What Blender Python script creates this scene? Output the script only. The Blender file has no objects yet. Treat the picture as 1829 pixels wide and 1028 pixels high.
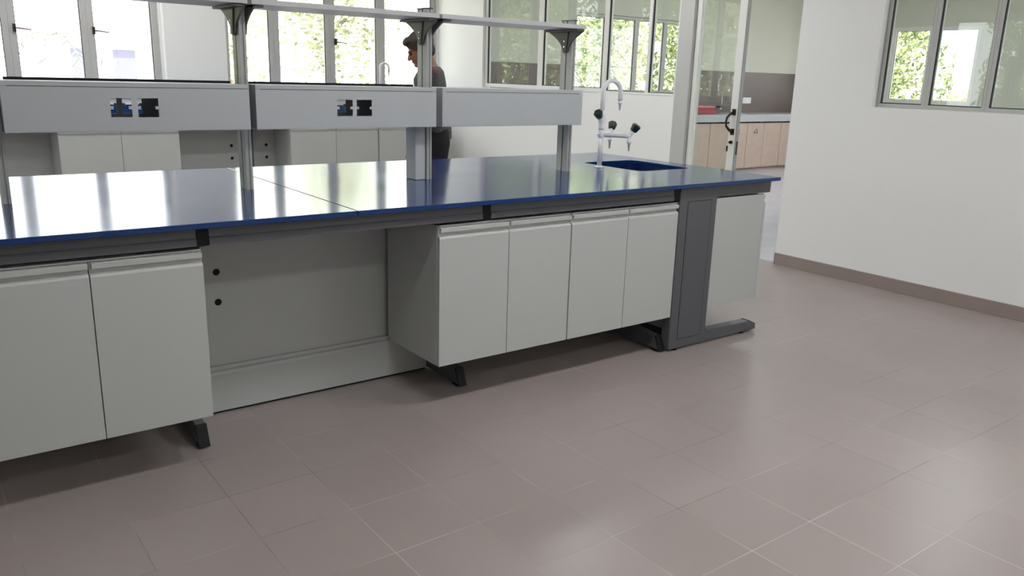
import bpy, bmesh, math, random
from mathutils import Vector, Matrix

# ------------------------------------------------------------------ camera, world, sun, exposure
SC = bpy.context.scene
COL = SC.collection
CAM_LOC = (-3.8995, -2.7377, 1.4038)
cam_data = bpy.data.cameras.new('camera')
cam = bpy.data.objects.new('camera', cam_data)
COL.objects.link(cam)
cam.location = CAM_LOC
cam.rotation_euler = (1.3143225, -0.0286969, -0.6350254)
cam_data.sensor_width = 36.0
cam_data.lens = 36.0 * 1445.80 / 1829.0
cam_data.clip_start = 0.05
cam_data.clip_end = 300
SC.camera = cam

SC.view_settings.view_transform = 'Standard'
SC.view_settings.look = 'None'
SC.view_settings.gamma = 1.0
SC.view_settings.use_curve_mapping = False
SC.view_settings.exposure = 0.0

SKY = 5.8          # bright hazy daylight outside
SUN = 8.0
LAMP = 24.0        # emission of the ceiling tube fixtures

world = bpy.data.worlds.new('hazy_sky')
SC.world = world
world.use_nodes = True
wn = world.node_tree.nodes
wn['Background'].inputs[0].default_value = (0.93, 0.97, 1.0, 1)
wn['Background'].inputs[1].default_value = SKY

sun_data = bpy.data.lights.new('sun', 'SUN')
sun_data.energy = SUN
sun_data.angle = math.radians(2.0)
sun_data.color = (1.0, 0.95, 0.86)
sun = bpy.data.objects.new('sun', sun_data)
COL.objects.link(sun)
sun.rotation_euler = (math.radians(32), 0, math.radians(-24))   # high, from behind the camera over the roof

random.seed(7)


# ------------------------------------------------------------------ materials
def lin(c):
    return tuple((v / 12.92) if v <= 0.04045 else ((v + 0.055) / 1.055) ** 2.4 for v in c)


def mat(name, rgb, rough=0.5, metal=0.0, bump=0.0, bscale=200.0, vary=0.0, vscale=3.0, spec=0.5, coat=0.0):
    m = bpy.data.materials.new(name)
    m.use_nodes = True
    nt = m.node_tree
    b = nt.nodes['Principled BSDF']
    b.inputs['Roughness'].default_value = rough
    b.inputs['Metallic'].default_value = metal
    b.inputs['Specular IOR Level'].default_value = spec
    b.inputs['Coat Weight'].default_value = coat
    tc = nt.nodes.new('ShaderNodeTexCoord')
    if vary > 0:
        nz = nt.nodes.new('ShaderNodeTexNoise')
        nz.inputs['Scale'].default_value = vscale
        nz.inputs['Detail'].default_value = 4
        nt.links.new(tc.outputs['Object'], nz.inputs['Vector'])
        rp = nt.nodes.new('ShaderNodeValToRGB')
        rp.color_ramp.elements[0].position = 0.3
        rp.color_ramp.elements[1].position = 0.7
        rp.color_ramp.elements[0].color = (*[c * (1 - vary) for c in rgb], 1)
        rp.color_ramp.elements[1].color = (*[min(1, c * (1 + vary)) for c in rgb], 1)
        nt.links.new(nz.outputs['Fac'], rp.inputs['Fac'])
        nt.links.new(rp.outputs['Color'], b.inputs['Base Color'])
    else:
        b.inputs['Base Color'].default_value = (*rgb, 1)
    if bump > 0:
        n2 = nt.nodes.new('ShaderNodeTexNoise')
        n2.inputs['Scale'].default_value = bscale
        n2.inputs['Detail'].default_value = 3
        nt.links.new(tc.outputs['Object'], n2.inputs['Vector'])
        bp = nt.nodes.new('ShaderNodeBump')
        bp.inputs['Strength'].default_value = bump
        bp.inputs['Distance'].default_value = 0.002
        nt.links.new(n2.outputs['Fac'], bp.inputs['Height'])
        nt.links.new(bp.outputs['Normal'], b.inputs['Normal'])
    return m


def glass_mat(name, tint=(0.93, 0.95, 0.93)):
    m = bpy.data.materials.new(name)
    m.use_nodes = True
    nt = m.node_tree
    nt.nodes.clear()
    out = nt.nodes.new('ShaderNodeOutputMaterial')
    mix = nt.nodes.new('ShaderNodeMixShader')
    tr = nt.nodes.new('ShaderNodeBsdfTransparent')
    gl = nt.nodes.new('ShaderNodeBsdfGlossy')
    fr = nt.nodes.new('ShaderNodeFresnel')
    # a pane reflects the same from either side: undo the inside-out index on back faces
    ge = nt.nodes.new('ShaderNodeNewGeometry')
    mr = nt.nodes.new('ShaderNodeMapRange')
    mr.inputs['To Min'].default_value = 1.5
    mr.inputs['To Max'].default_value = 1.0 / 1.5
    nt.links.new(ge.outputs['Backfacing'], mr.inputs['Value'])
    nt.links.new(mr.outputs[0], fr.inputs['IOR'])
    tr.inputs['Color'].default_value = (*tint, 1)
    gl.inputs['Roughness'].default_value = 0.0
    nt.links.new(fr.outputs[0], mix.inputs[0])
    nt.links.new(tr.outputs[0], mix.inputs[1])
    nt.links.new(gl.outputs[0], mix.inputs[2])
    nt.links.new(mix.outputs[0], out.inputs[0])
    return m


def emit_mat(name, rgb, strength):
    m = bpy.data.materials.new(name)
    m.use_nodes = True
    b = m.node_tree.nodes['Principled BSDF']
    b.inputs['Base Color'].default_value = (*rgb, 1)
    b.inputs['Emission Color'].default_value = (*rgb, 1)
    b.inputs['Emission Strength'].default_value = strength
    return m


def tile_mat(name, tile, offx, offy, rot, base, grout_light, grout_dark, rough, vary=0.06):
    """square floor tiles with a thin joint that is chalky in places and dark in others"""
    m = bpy.data.materials.new(name)
    m.use_nodes = True
    nt = m.node_tree
    L = nt.links.new
    b = nt.nodes['Principled BSDF']
    tc = nt.nodes.new('ShaderNodeTexCoord')
    mp = nt.nodes.new('ShaderNodeMapping')
    mp.vector_type = 'TEXTURE'
    mp.inputs['Location'].default_value = (offx, offy, 0)
    mp.inputs['Rotation'].default_value = (0, 0, rot)
    mp.inputs['Scale'].default_value = (tile, tile, tile)
    L(tc.outputs['Object'], mp.inputs['Vector'])
    sx = nt.nodes.new('ShaderNodeSeparateXYZ')
    L(mp.outputs[0], sx.inputs[0])

    def joint(sock, width):
        fr = nt.nodes.new('ShaderNodeMath'); fr.operation = 'FRACT'
        L(sock, fr.inputs[0])
        sb = nt.nodes.new('ShaderNodeMath'); sb.operation = 'SUBTRACT'
        L(fr.outputs[0], sb.inputs[0]); sb.inputs[1].default_value = 0.5
        ab = nt.nodes.new('ShaderNodeMath'); ab.operation = 'ABSOLUTE'
        L(sb.outputs[0], ab.inputs[0])
        gt = nt.nodes.new('ShaderNodeMath'); gt.operation = 'GREATER_THAN'
        L(ab.outputs[0], gt.inputs[0]); gt.inputs[1].default_value = 0.5 - width / tile / 2
        return gt.outputs[0]
    jx = joint(sx.outputs[0], 0.0026)
    jy = joint(sx.outputs[1], 0.0026)
    jm = nt.nodes.new('ShaderNodeMath'); jm.operation = 'MAXIMUM'
    L(jx, jm.inputs[0]); L(jy, jm.inputs[1])
    # a slightly different tone in every tile
    fl = nt.nodes.new('ShaderNodeVectorMath'); fl.operation = 'FLOOR'
    L(mp.outputs[0], fl.inputs[0])
    wnz = nt.nodes.new('ShaderNodeTexWhiteNoise'); wnz.noise_dimensions = '3D'
    L(fl.outputs[0], wnz.inputs['Vector'])
    nz = nt.nodes.new('ShaderNodeTexNoise'); nz.inputs['Scale'].default_value = 2.3; nz.inputs['Detail'].default_value = 6
    L(tc.outputs['Object'], nz.inputs['Vector'])
    ad = nt.nodes.new('ShaderNodeMath'); ad.operation = 'MULTIPLY_ADD'
    L(wnz.outputs['Value'], ad.inputs[0]); ad.inputs[1].default_value = 0.35
    L(nz.outputs['Fac'], ad.inputs[2])
    rp = nt.nodes.new('ShaderNodeValToRGB')
    rp.color_ramp.elements[0].position = 0.3
    rp.color_ramp.elements[1].position = 1.0
    rp.color_ramp.elements[0].color = (*[c * (1 - vary) for c in base], 1)
    rp.color_ramp.elements[1].color = (*[c * (1 + vary) for c in base], 1)
    L(ad.outputs[0], rp.inputs['Fac'])
    gn = nt.nodes.new('ShaderNodeTexNoise'); gn.inputs['Scale'].default_value = 1.7; gn.inputs['Detail'].default_value = 5
    L(tc.outputs['Object'], gn.inputs['Vector'])
    gr = nt.nodes.new('ShaderNodeValToRGB')
    gr.color_ramp.elements[0].position = 0.40
    gr.color_ramp.elements[1].position = 0.66
    gr.color_ramp.elements[0].color = (*grout_dark, 1)
    gr.color_ramp.elements[1].color = (*grout_light, 1)
    el = gr.color_ramp.elements.new(0.5)
    el.color = (*base, 1)
    L(gn.outputs['Fac'], gr.inputs['Fac'])
    mx = nt.nodes.new('ShaderNodeMix'); mx.data_type = 'RGBA'
    L(jm.outputs[0], mx.inputs['Factor'])
    L(rp.outputs['Color'], mx.inputs[6])
    L(gr.outputs['Color'], mx.inputs[7])
    L(mx.outputs[2], b.inputs['Base Color'])
    b.inputs['Roughness'].default_value = rough
    bp = nt.nodes.new('ShaderNodeBump')
    bp.inputs['Strength'].default_value = 0.25
    bp.inputs['Distance'].default_value = 0.001
    bp.invert = True
    L(jm.outputs[0], bp.inputs['Height'])
    L(bp.outputs['Normal'], b.inputs['Normal'])
    return m


M = {}
M['wall'] = mat('painted_plaster', lin((0.95, 0.95, 0.942)), 0.75, bump=0.08, bscale=60)
M['wall_green'] = mat('cream_green_plaster', lin((0.81, 0.815, 0.765)), 0.75, bump=0.08, bscale=60)
M['ceiling'] = mat('ceiling_board', lin((0.92, 0.92, 0.91)), 0.85)
M['floor'] = tile_mat('taupe_floor_tile', 0.3048, -3.787, 0.097, 0.007, lin((0.63, 0.585, 0.57)),
                      lin((0.80, 0.775, 0.76)), lin((0.47, 0.43, 0.41)), 0.31)
M['floor_grey'] = tile_mat('grey_floor_tile', 0.305, 0.1, 0.2, 0.0, lin((0.76, 0.76, 0.79)),
                           lin((0.62, 0.62, 0.62)), lin((0.36, 0.36, 0.36)), 0.16)
M['skirting'] = mat('taupe_skirting_tile', lin((0.60, 0.545, 0.525)), 0.35, vary=0.04)
M['backsplash'] = mat('brown_wall_tile', lin((0.44, 0.39, 0.37)), 0.42, vary=0.06, vscale=2)
M['alu'] = mat('grey_aluminium_frame', lin((0.74, 0.74, 0.73)), 0.4, metal=0.0)
M['alu_white'] = mat('white_aluminium_frame', lin((0.90, 0.90, 0.88)), 0.4)
M['alu_shade'] = mat('shaded_edge_grey', lin((0.56, 0.56, 0.55)), 0.5)
M['gasket'] = mat('black_rubber_gasket', lin((0.10, 0.10, 0.10)), 0.6)
M['glass'] = glass_mat('clear_glass')
M['glass_out'] = glass_mat('outside_window_glass', (0.96, 0.97, 0.97))
M['cab'] = mat('light_grey_cabinet_laminate', lin((0.735, 0.745, 0.735)), 0.42, bump=0.05, bscale=350)
M['handle'] = mat('pale_grey_pull_rail', lin((0.77, 0.775, 0.765)), 0.35)
M['frame'] = mat('slate_grey_powder_coat', lin((0.345, 0.35, 0.365)), 0.42, bump=0.06, bscale=500)
M['black'] = mat('black_plastic', lin((0.045, 0.045, 0.045)), 0.55, spec=0.3)
M['hole'] = mat('hole_shade_black', (0.003, 0.003, 0.003), 0.8)  # near black carries the shade inside the cable holes
M['box'] = mat('mid_grey_metal_trunking', lin((0.735, 0.745, 0.75)), 0.42, bump=0.05, bscale=400)
M['shelf'] = mat('grey_shelf_laminate', lin((0.79, 0.79, 0.80)), 0.35)
M['post'] = mat('anodised_aluminium_post', lin((0.68, 0.68, 0.67)), 0.38, metal=0.1)
M['bracket'] = mat('cast_grey_bracket', lin((0.36, 0.35, 0.335)), 0.4, metal=0.2)
M['screw'] = mat('bright_screw', lin((0.85, 0.85, 0.85)), 0.25, metal=1.0)
M['tap'] = mat('white_epoxy_coating', lin((0.95, 0.95, 0.96)), 0.25)
M['knob'] = mat('dark_green_knob', lin((0.09, 0.17, 0.13)), 0.35)
M['basin'] = mat('dark_blue_basin', lin((0.05, 0.14, 0.35)), 0.35)
M['wood'] = mat('pale_oak_laminate', lin((0.76, 0.675, 0.62)), 0.5, vary=0.06, vscale=8)
M['counter'] = mat('light_grey_counter_stone', lin((0.74, 0.74, 0.75)), 0.3, vary=0.03, vscale=20)
M['chrome'] = mat('chrome', lin((0.8, 0.8, 0.8)), 0.15, metal=1.0)
M['bronze'] = mat('dark_bronze', lin((0.22, 0.20, 0.18)), 0.35, metal=0.7)
M['red'] = mat('red_plastic', lin((0.60, 0.08, 0.14)), 0.4)
M['redrim'] = mat('pink_plastic_rim', lin((0.85, 0.55, 0.57)), 0.4)
M['socket'] = mat('white_socket_plastic', lin((0.92, 0.92, 0.92)), 0.3)
M['lamp_body'] = mat('white_lamp_body', lin((0.9, 0.9, 0.9)), 0.5)
M['lamp'] = emit_mat('lit_diffuser', (0.97, 0.985, 1.0), LAMP)
M['skin'] = mat('brown_skin', lin((0.52, 0.33, 0.25)), 0.5)
M['hair'] = mat('dark_brown_hair', lin((0.17, 0.10, 0.075)), 0.5, bump=0.6, bscale=120)
M['shirt'] = mat('charcoal_shirt_cloth', lin((0.30, 0.29, 0.30)), 0.9, bump=0.3, bscale=150)
M['shirt_red'] = mat('red_shoulder_cloth', lin((0.38, 0.25, 0.25)), 0.9)
M['trouser'] = mat('black_trouser_cloth', lin((0.09, 0.09, 0.095)), 0.9, bump=0.3, bscale=150)
M['shoe'] = mat('black_shoe_leather', lin((0.07, 0.06, 0.06)), 0.4)
M['bark'] = mat('pale_bark', lin((0.62, 0.55, 0.47)), 0.9, bump=0.5, bscale=20, vary=0.2)
M['palm_bark'] = mat('white_palm_bark', lin((0.92, 0.90, 0.88)), 0.9, vary=0.05)
M['ground'] = mat('pale_yard_concrete', lin((0.80, 0.78, 0.72)), 0.9, vary=0.1, vscale=0.6)
M['house'] = mat('lavender_house_render', lin((0.80, 0.79, 0.85)), 0.9)
M['roof'] = mat('pink_roof_tile', lin((0.86, 0.70, 0.68)), 0.8)
M['house_glass'] = mat('dark_house_window', lin((0.47, 0.47, 0.57)), 0.6)


def leaf_mat(name, c0, c1):
    m = bpy.data.materials.new(name)
    m.use_nodes = True
    nt = m.node_tree
    b = nt.nodes['Principled BSDF']
    gi = nt.nodes.new('ShaderNodeNewGeometry')
    rp = nt.nodes.new('ShaderNodeValToRGB')
    rp.color_ramp.elements[0].color = (*c0, 1)
    rp.color_ramp.elements[1].color = (*c1, 1)
    nt.links.new(gi.outputs['Random Per Island'], rp.inputs['Fac'])
    nt.links.new(rp.outputs['Color'], b.inputs['Base Color'])
    b.inputs['Roughness'].default_value = 0.35
    return m


M['leaf'] = leaf_mat('yellow_green_leaf', lin((0.58, 0.61, 0.46)), lin((0.97, 0.96, 0.85)))
M['leaf_dark'] = leaf_mat('deep_green_leaf', lin((0.27, 0.33, 0.20)), lin((0.74, 0.78, 0.52)))
M['leaf_palm'] = leaf_mat('grey_green_frond', lin((0.45, 0.48, 0.44)), lin((0.66, 0.69, 0.60)))


def worktop_mat():
    m = bpy.data.materials.new('blue_resin_worktop')
    m.use_nodes = True
    nt = m.node_tree
    L = nt.links.new
    b = nt.nodes['Principled BSDF']
    tc = nt.nodes.new('ShaderNodeTexCoord')
    nz = nt.nodes.new('ShaderNodeTexNoise')
    nz.inputs['Scale'].default_value = 1.6
    nz.inputs['Detail'].default_value = 6
    L(tc.outputs['Object'], nz.inputs['Vector'])
    rp = nt.nodes.new('ShaderNodeValToRGB')           # dried wipe marks change the gloss a little
    rp.color_ramp.elements[0].position = 0.35
    rp.color_ramp.elements[0].color = (0.11, 0.11, 0.11, 1)
    rp.color_ramp.elements[1].position = 0.7
    rp.color_ramp.elements[1].color = (0.16, 0.16, 0.16, 1)
    L(nz.outputs['Fac'], rp.inputs['Fac'])
    L(rp.outputs['Color'], b.inputs['Roughness'])
    b.inputs['Base Color'].default_value = (*lin((0.05, 0.21, 0.425)), 1)
    b.inputs['Specular IOR Level'].default_value = 0.5
    return m


M['worktop'] = worktop_mat()


# ------------------------------------------------------------------ mesh helpers
def NB():
    return bmesh.new()


def box(bm, x0, x1, y0, y1, z0, z1):
    vs = [bm.verts.new((x, y, z)) for z in (z0, z1) for y in (y0, y1) for x in (x0, x1)]
    for f in ((0, 2, 3, 1), (4, 5, 7, 6), (0, 1, 5, 4), (2, 6, 7, 3), (0, 4, 6, 2), (1, 3, 7, 5)):
        bm.faces.new([vs[i] for i in f])
    return vs


def prism(bm, pts, axis, a0, a1):
    """extrude a 2D outline; axis 'x': pts=(y,z); 'y': pts=(x,z); 'z': pts=(x,y)"""
    def P(p, a):
        return {'x': (a, p[0], p[1]), 'y': (p[0], a, p[1]), 'z': (p[0], p[1], a)}[axis]
    v0 = [bm.verts.new(P(p, a0)) for p in pts]
    v1 = [bm.verts.new(P(p, a1)) for p in pts]
    n = len(pts)
    bm.faces.new(v0[::-1])
    bm.faces.new(v1)
    for i in range(n):
        bm.faces.new((v0[i], v0[(i + 1) % n], v1[(i + 1) % n], v1[i]))
    return v0 + v1


def plate(bm, outer, holes, axis, a0, a1):
    """flat plate with holes, made by filling the outline and closing the sides"""
    def P(p, a):
        return {'x': (a, p[0], p[1]), 'y': (p[0], a, p[1]), 'z': (p[0], p[1], a)}[axis]
    loops = [outer] + holes
    for a in (a0, a1):
        tmp = []
        for lp in loops:
            vs = [bm.verts.new(P(p, a)) for p in lp]
            tmp.append(vs)
        es = []
        for vs in tmp:
            for i in range(len(vs)):
                es.append(bm.edges.new((vs[i], vs[(i + 1) % len(vs)])))
        bmesh.ops.triangle_fill(bm, use_beauty=True, use_dissolve=False, edges=es)
        if a == a0:
            first = tmp
    for va, vb in zip(first, tmp):
        n = len(va)
        for i in range(n):
            bm.faces.new((va[i], va[(i + 1) % n], vb[(i + 1) % n], vb[i]))
    bmesh.ops.recalc_face_normals(bm, faces=bm.faces[:])


def tube(bm, pts, radii, n=12, cap=True):
    """round tube along a polyline"""
    pts = [Vector(p) for p in pts]
    if not isinstance(radii, (list, tuple)):
        radii = [radii] * len(pts)
    rings = []
    up = None
    for i, p in enumerate(pts):
        a = pts[max(0, i - 1)]
        c = pts[min(len(pts) - 1, i + 1)]
        t = (c - a).normalized()
        if up is None:
            up = Vector((0, 0, 1)) if abs(t.z) < 0.9 else Vector((1, 0, 0))
        u = (up - t * up.dot(t)).normalized()
        w = t.cross(u)
        up = u
        rings.append([bm.verts.new(p + (u * math.cos(k * 2 * math.pi / n) + w * math.sin(k * 2 * math.pi / n)) * radii[i]) for k in range(n)])
    for r0, r1 in zip(rings, rings[1:]):
        for k in range(n):
            f = bm.faces.new((r0[k], r0[(k + 1) % n], r1[(k + 1) % n], r1[k]))
            f.smooth = True
    if cap:
        bm.faces.new(rings[0][::-1])
        bm.faces.new(rings[-1])


def ball(bm, c, r, s=(1, 1, 1), rot=None, u=16, v=10):
    mt = Matrix.Translation(Vector(c))
    if rot is not None:
        mt = mt @ rot.to_4x4()
    mt = mt @ Matrix.Diagonal((r * s[0], r * s[1], r * s[2], 1))
    bmesh.ops.create_uvsphere(bm, u_segments=u, v_segments=v, radius=1.0, matrix=mt)


def obj(name, bm, m, parent=None, origin=(0, 0, 0), bevel=0.0, smooth=False, seg=2):
    """link ONE mesh object; geometry is written in the scene frame and moved to its origin"""
    bmesh.ops.translate(bm, verts=bm.verts[:], vec=-Vector(origin))
    bmesh.ops.recalc_face_normals(bm, faces=bm.faces[:])
    me = bpy.data.meshes.new(name)
    bm.to_mesh(me)
    bm.free()
    o = bpy.data.objects.new(name, me)
    COL.objects.link(o)
    me.materials.append(m)
    if parent is not None:
        o.parent = parent
    if bevel > 0:
        md = o.modifiers.new('edge_bevel', 'BEVEL')
        md.width = bevel
        md.segments = seg
        md.limit_method = 'ANGLE'
        md.angle_limit = math.radians(40)
        md.harden_normals = False
    if smooth:
        for p in me.polygons:
            p.use_smooth = True
    return o


class Thing:
    """an Empty at the thing's base; parts are written in scene coordinates"""
    def __init__(self, name, label, cat, loc, group=None, kind=None):
        o = bpy.data.objects.new(name, None)
        o.empty_display_size = 0.1
        COL.objects.link(o)
        o.location = loc
        self.o = o
        self.loc = Vector(loc)
        if kind:
            o['kind'] = kind
        if label:
            o['label'] = label
        if cat:
            o['category'] = cat
        if group:
            o['group'] = group

    def part(self, name, bm, m, bevel=0.0, under=None, smooth=False, label=None, seg=2):
        p = obj(name, bm, m, under if under is not None else self.o, self.loc, bevel, smooth, seg)
        if label:
            p['label'] = label
        return p


def tag(o, label, cat, group=None):
    o['label'] = label
    o['category'] = cat
    if group:
        o['group'] = group
    return o


def struct(name, bm, m, bevel=0.0, parent=None, label=None, cat=None):
    o = obj(name, bm, m, parent, (0, 0, 0), bevel)
    if parent is None:
        o['kind'] = 'structure'
        if label:
            o['label'] = label
            o['category'] = cat or name.split('_')[0]
    return o


def bx(x0, x1, y0, y1, z0, z1):
    bm = NB()
    box(bm, x0, x1, y0, y1, z0, z1)
    return bm


def rect(a0, a1, b0, b1):
    return [(a0, b0), (a1, b0), (a1, b1), (a0, b1)]


def rrect(a0, a1, b0, b1, r, n=5):
    pts = []
    for cx, cy, s in ((a1 - r, b0 + r, -90), (a1 - r, b1 - r, 0), (a0 + r, b1 - r, 90), (a0 + r, b0 + r, 180)):
        for k in range(n + 1):
            a = math.radians(s + 90 * k / n)
            pts.append((cx + r * math.cos(a), cy + r * math.sin(a)))
    return pts


# ------------------------------------------------------------------ room shell
ZC = 3.0                # ceiling height
XW = 1.611              # plane of the partition and the right wall
YB = 6.31               # inner face of the window wall
XL, YF = -8.0, -6.0     # left and front walls, behind the camera
XN, YN = 9.7, 6.40      # far wall and window wall of the adjoining room
T = 0.12

bm = NB(); box(bm, XL - 0.2, XW + 0.06, YF - 0.2, YN + 0.1, -0.12, 0.0)
struct('floor', bm, M['floor'], label='taupe square floor tiles of the laboratory', cat='floor')
bm = NB(); box(bm, XW + 0.06, XN + 0.2, YF - 0.2, YN + 0.1, -0.12, 0.0)
struct('floor_adjoining', bm, M['floor_grey'], label='glossy grey floor tiles beyond the doorway', cat='floor')
bm = NB(); box(bm, XL - 0.6, XN + 0.8, YF - 0.6, YN + 0.9, ZC, ZC + 0.2)
struct('ceiling', bm, M['ceiling'])

# window wall of this room: a ribbon of windows either side of a pier
WZ0, WZ1 = 1.10, 2.72
L_WIN = (-4.32, -1.69)
R_WIN = (-1.05, 1.585)
bm = NB()
plate(bm, rect(XL - 0.2, XW + T, 0, ZC), [rect(L_WIN[0], L_WIN[1], WZ0, WZ1), rect(R_WIN[0], R_WIN[1], WZ0, WZ1),
                                          rect(-7.6, -4.95, WZ0, WZ1)], 'y', YB, YB + 0.16)
struct('wall_back', bm, M['wall'], label='white window wall behind the far bench', cat='wall')
bm = NB()
box(bm, L_WIN[1] + 0.02, R_WIN[0], YB - 0.10, YB, 1.02, ZC)
struct('wall_pier', bm, M['wall'], 0.004, label='white wall pier between the two rows of windows', cat='wall')

wall_left_holes = [rect(2.4, 4.8, 1.0, 2.6)]
bm = NB(); plate(bm, rect(YF - 0.2, YB, 0, ZC), wall_left_holes, 'x', XL - 0.16, XL)
struct('wall_left', bm, M['wall'])
bm = NB(); plate(bm, rect(XL, XN, 0, ZC), [rect(2.4, 8.4, 1.0, 2.7)], 'y', YF - 0.16, YF)  # opening out of view, added to light the adjoining room
struct('wall_front', bm, M['wall'])

# right wall near the camera (with its window), door opening, glazed partition beyond
RW_END = 1.11
RWIN = (-2.30, 0.462, 1.262, 2.60)
bm = NB(); plate(bm, rect(YF, RW_END, 0, ZC), [rect(*RWIN)], 'x', XW, XW + T)
struct('wall_right', bm, M['wall'], label='plain off-white wall at the right with an interior window', cat='wall')
bm = NB(); box(bm, XW - 0.012, XW, YF, RW_END, 0.0, 0.092)
struct('baseboard_right', bm, M['skirting'], 0.002, label='taupe tiled skirting along the right wall', cat='baseboard')
PWIN = (2.42, 5.33, 1.262, 2.62)
bm = NB(); plate(bm, rect(2.31, YB, 0, ZC), [rect(PWIN[0] - 0.09, PWIN[1], PWIN[2], PWIN[3])], 'x', XW, XW + T)
struct('wall_partition', bm, M['wall'], label='white partition wall below and beside the interior windows', cat='wall')
bm = NB(); box(bm, XW, XW + T, RW_END, 2.31, 2.46, ZC)
struct('wall_over_door', bm, M['wall'])

# adjoining room
bm = NB(); plate(bm, rect(XW + T, XN + 0.16, 0, ZC), [rect(3.93, 6.40, 1.19, 2.30)], 'y', YN, YN + 0.16)
struct('wall_adjoining_back', bm, M['wall_green'], label='cream wall of the adjoining room above the brown tiles', cat='wall')
bm = NB(); plate(bm, rect(YF - 0.2, YN, 0, ZC), [rect(3.522, 5.631, 1.136, 2.37), rect(-5.2, 1.9, 1.15, 2.6)], 'x', XN, XN + 0.16)  # second opening is unseen, added to brighten the adjoining room
struct('wall_adjoining_side', bm, M['wall_green'])
# tiled strip behind the counter
bm = NB()
plate(bm, rect(XW + T, XN, 0.90, 1.575), [rect(3.90, 6.52, 1.10, 1.571)], 'y', YN - 0.012, YN)
struct('trim_1', bm, M['backsplash'], label='brown tiled strip on the wall behind the counter', cat='trim')


# ------------------------------------------------------------------ windows
def casement(n, a0, a1, z0, z1, axis, pos, m, stay=None, glass='glass_out', fw=0.055, dep=0.06):
    """one framed sash in a wall; axis 'y': frame spans x at y=pos; axis 'x': spans y at x=pos"""
    t = Thing('window_%d' % n, None, None, ((a0 + a1) / 2, pos, z0) if axis == 'y' else (pos, (a0 + a1) / 2, z0), kind='structure')
    bm = NB()
    plate(bm, rect(a0, a1, z0, z1), [rect(a0 + fw, a1 - fw, z0 + fw, z1 - fw)], axis, pos, pos + dep)
    t.part('frame', bm, m, 0.003)
    bm = NB()
    g = 0.006
    o2 = rect(a0 + fw, a1 - fw, z0 + fw, z1 - fw)
    plate(bm, o2, [rect(a0 + fw + g, a1 - fw - g, z0 + fw + g, z1 - fw - g)], axis, pos + 0.012, pos + 0.03)
    t.part('gasket', bm, M['gasket'])
    bm = NB()
    r = (a0 + fw, a1 - fw, pos + 0.022, pos + 0.027, z0 + fw, z1 - fw)
    if axis == 'y':
        box(bm, *r)
    else:
        box(bm, r[2], r[3], r[0], r[1], r[4], r[5])
    t.part('pane', bm, M[glass])
    if stay:
        bm = NB()
        sx, sz = stay
        box(bm, sx - 0.012, sx + 0.012, pos - 0.028, pos, sz - 0.035, sz + 0.035)
        tube(bm, [(sx, pos - 0.024, sz), (sx + 0.06, pos - 0.03, sz - 0.004), (sx + 0.135, pos - 0.03, sz - 0.012)], [0.007, 0.006, 0.005], 8)
        t.part('handle', bm, M['bronze'])
    return t


k = 1
for a0, a1, st in ((-4.31, -3.655, None), (-3.655, -3.0, None), (-3.0, -2.342, (-2.955, 1.70)), (-2.342, -1.70, (-2.29, 1.71)),
                   (-1.045, -0.485, None), (-0.485, 0.175, None), (0.175, 0.82, (0.235, 1.72)), (0.82, 1.575, None)):
    casement(k, a0, a1, WZ0 + 0.005, WZ1 - 0.005, 'y', YB + 0.02, M['alu'], st)
    k += 1
for a0, a1 in ((-7.59, -6.72), (-6.72, -5.84), (-5.84, -4.96)):
    casement(k, a0, a1, WZ0 + 0.005, WZ1 - 0.005, 'y', YB + 0.02, M['alu']); k += 1
for a0, a1 in ((2.41, 3.6), (3.6, 4.79)):
    casement(k, a0, a1, 1.005, 2.595, 'x', XL - 0.09, M['alu']); k += 1
for a0, a1 in ((3.935, 4.55), (4.55, 5.17), (5.17, 5.79), (5.79, 6.395)):
    casement(k, a0, a1, 1.195, 2.295, 'y', YN + 0.03, M['alu'], fw=0.04); k += 1
for a0, a1 in ((3.527, 4.281), (4.281, 4.956), (4.956, 5.626)):
    casement(k, a0, a1, 1.141, 2.365, 'x', XN + 0.03, M['alu_white'], fw=0.06); k += 1
for a0, a1 in ((2.41, 3.9), (3.9, 5.4), (5.4, 6.9), (6.9, 8.39)):  # unseen windows added to bring daylight into the adjoining room
    casement(k, a0, a1, 1.005, 2.695, 'y', YF - 0.09, M['alu']); k += 1
for a0, a1 in ((-5.19, -3.4), (-3.4, -1.65), (-1.65, 0.1), (0.1, 1.89)):  # more unseen windows, put in for light in the adjoining room
    casement(k, a0, a1, 1.155, 2.595, 'x', XN + 0.03, M['alu_white']); k += 1
# interior glazing: sliding sashes in the partition and in the right wall
for a0, a1 in ((4.29, 5.32), (3.27, 4.29), (2.70, 3.27), (2.335, 2.70)):
    casement(k, a0, a1, 1.27, 2.61, 'x', XW + 0.03, M['alu_white'], glass='glass', fw=0.040 if a0 > 3.0 else 0.018); k += 1
for a0, a1 in ((0.115, 0.455), (-0.275, 0.115), (-0.90, -0.275), (-1.60, -0.90), (-2.295, -1.60)):
    casement(k, a0, a1, 1.268, 2.595, 'x', XW + 0.05, M['alu'], glass='glass', fw=0.022); k += 1

# sills
bm = NB(); box(bm, L_WIN[0], L_WIN[1], YB - 0.03, YB + 0.02, WZ0 - 0.03, WZ0)
struct('trim_2', bm, M['wall'], 0.003)
bm = NB(); box(bm, R_WIN[0], R_WIN[1], YB - 0.03, YB + 0.02, WZ0 - 0.03, WZ0)
struct('trim_3', bm, M['wall'], 0.003)

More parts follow.
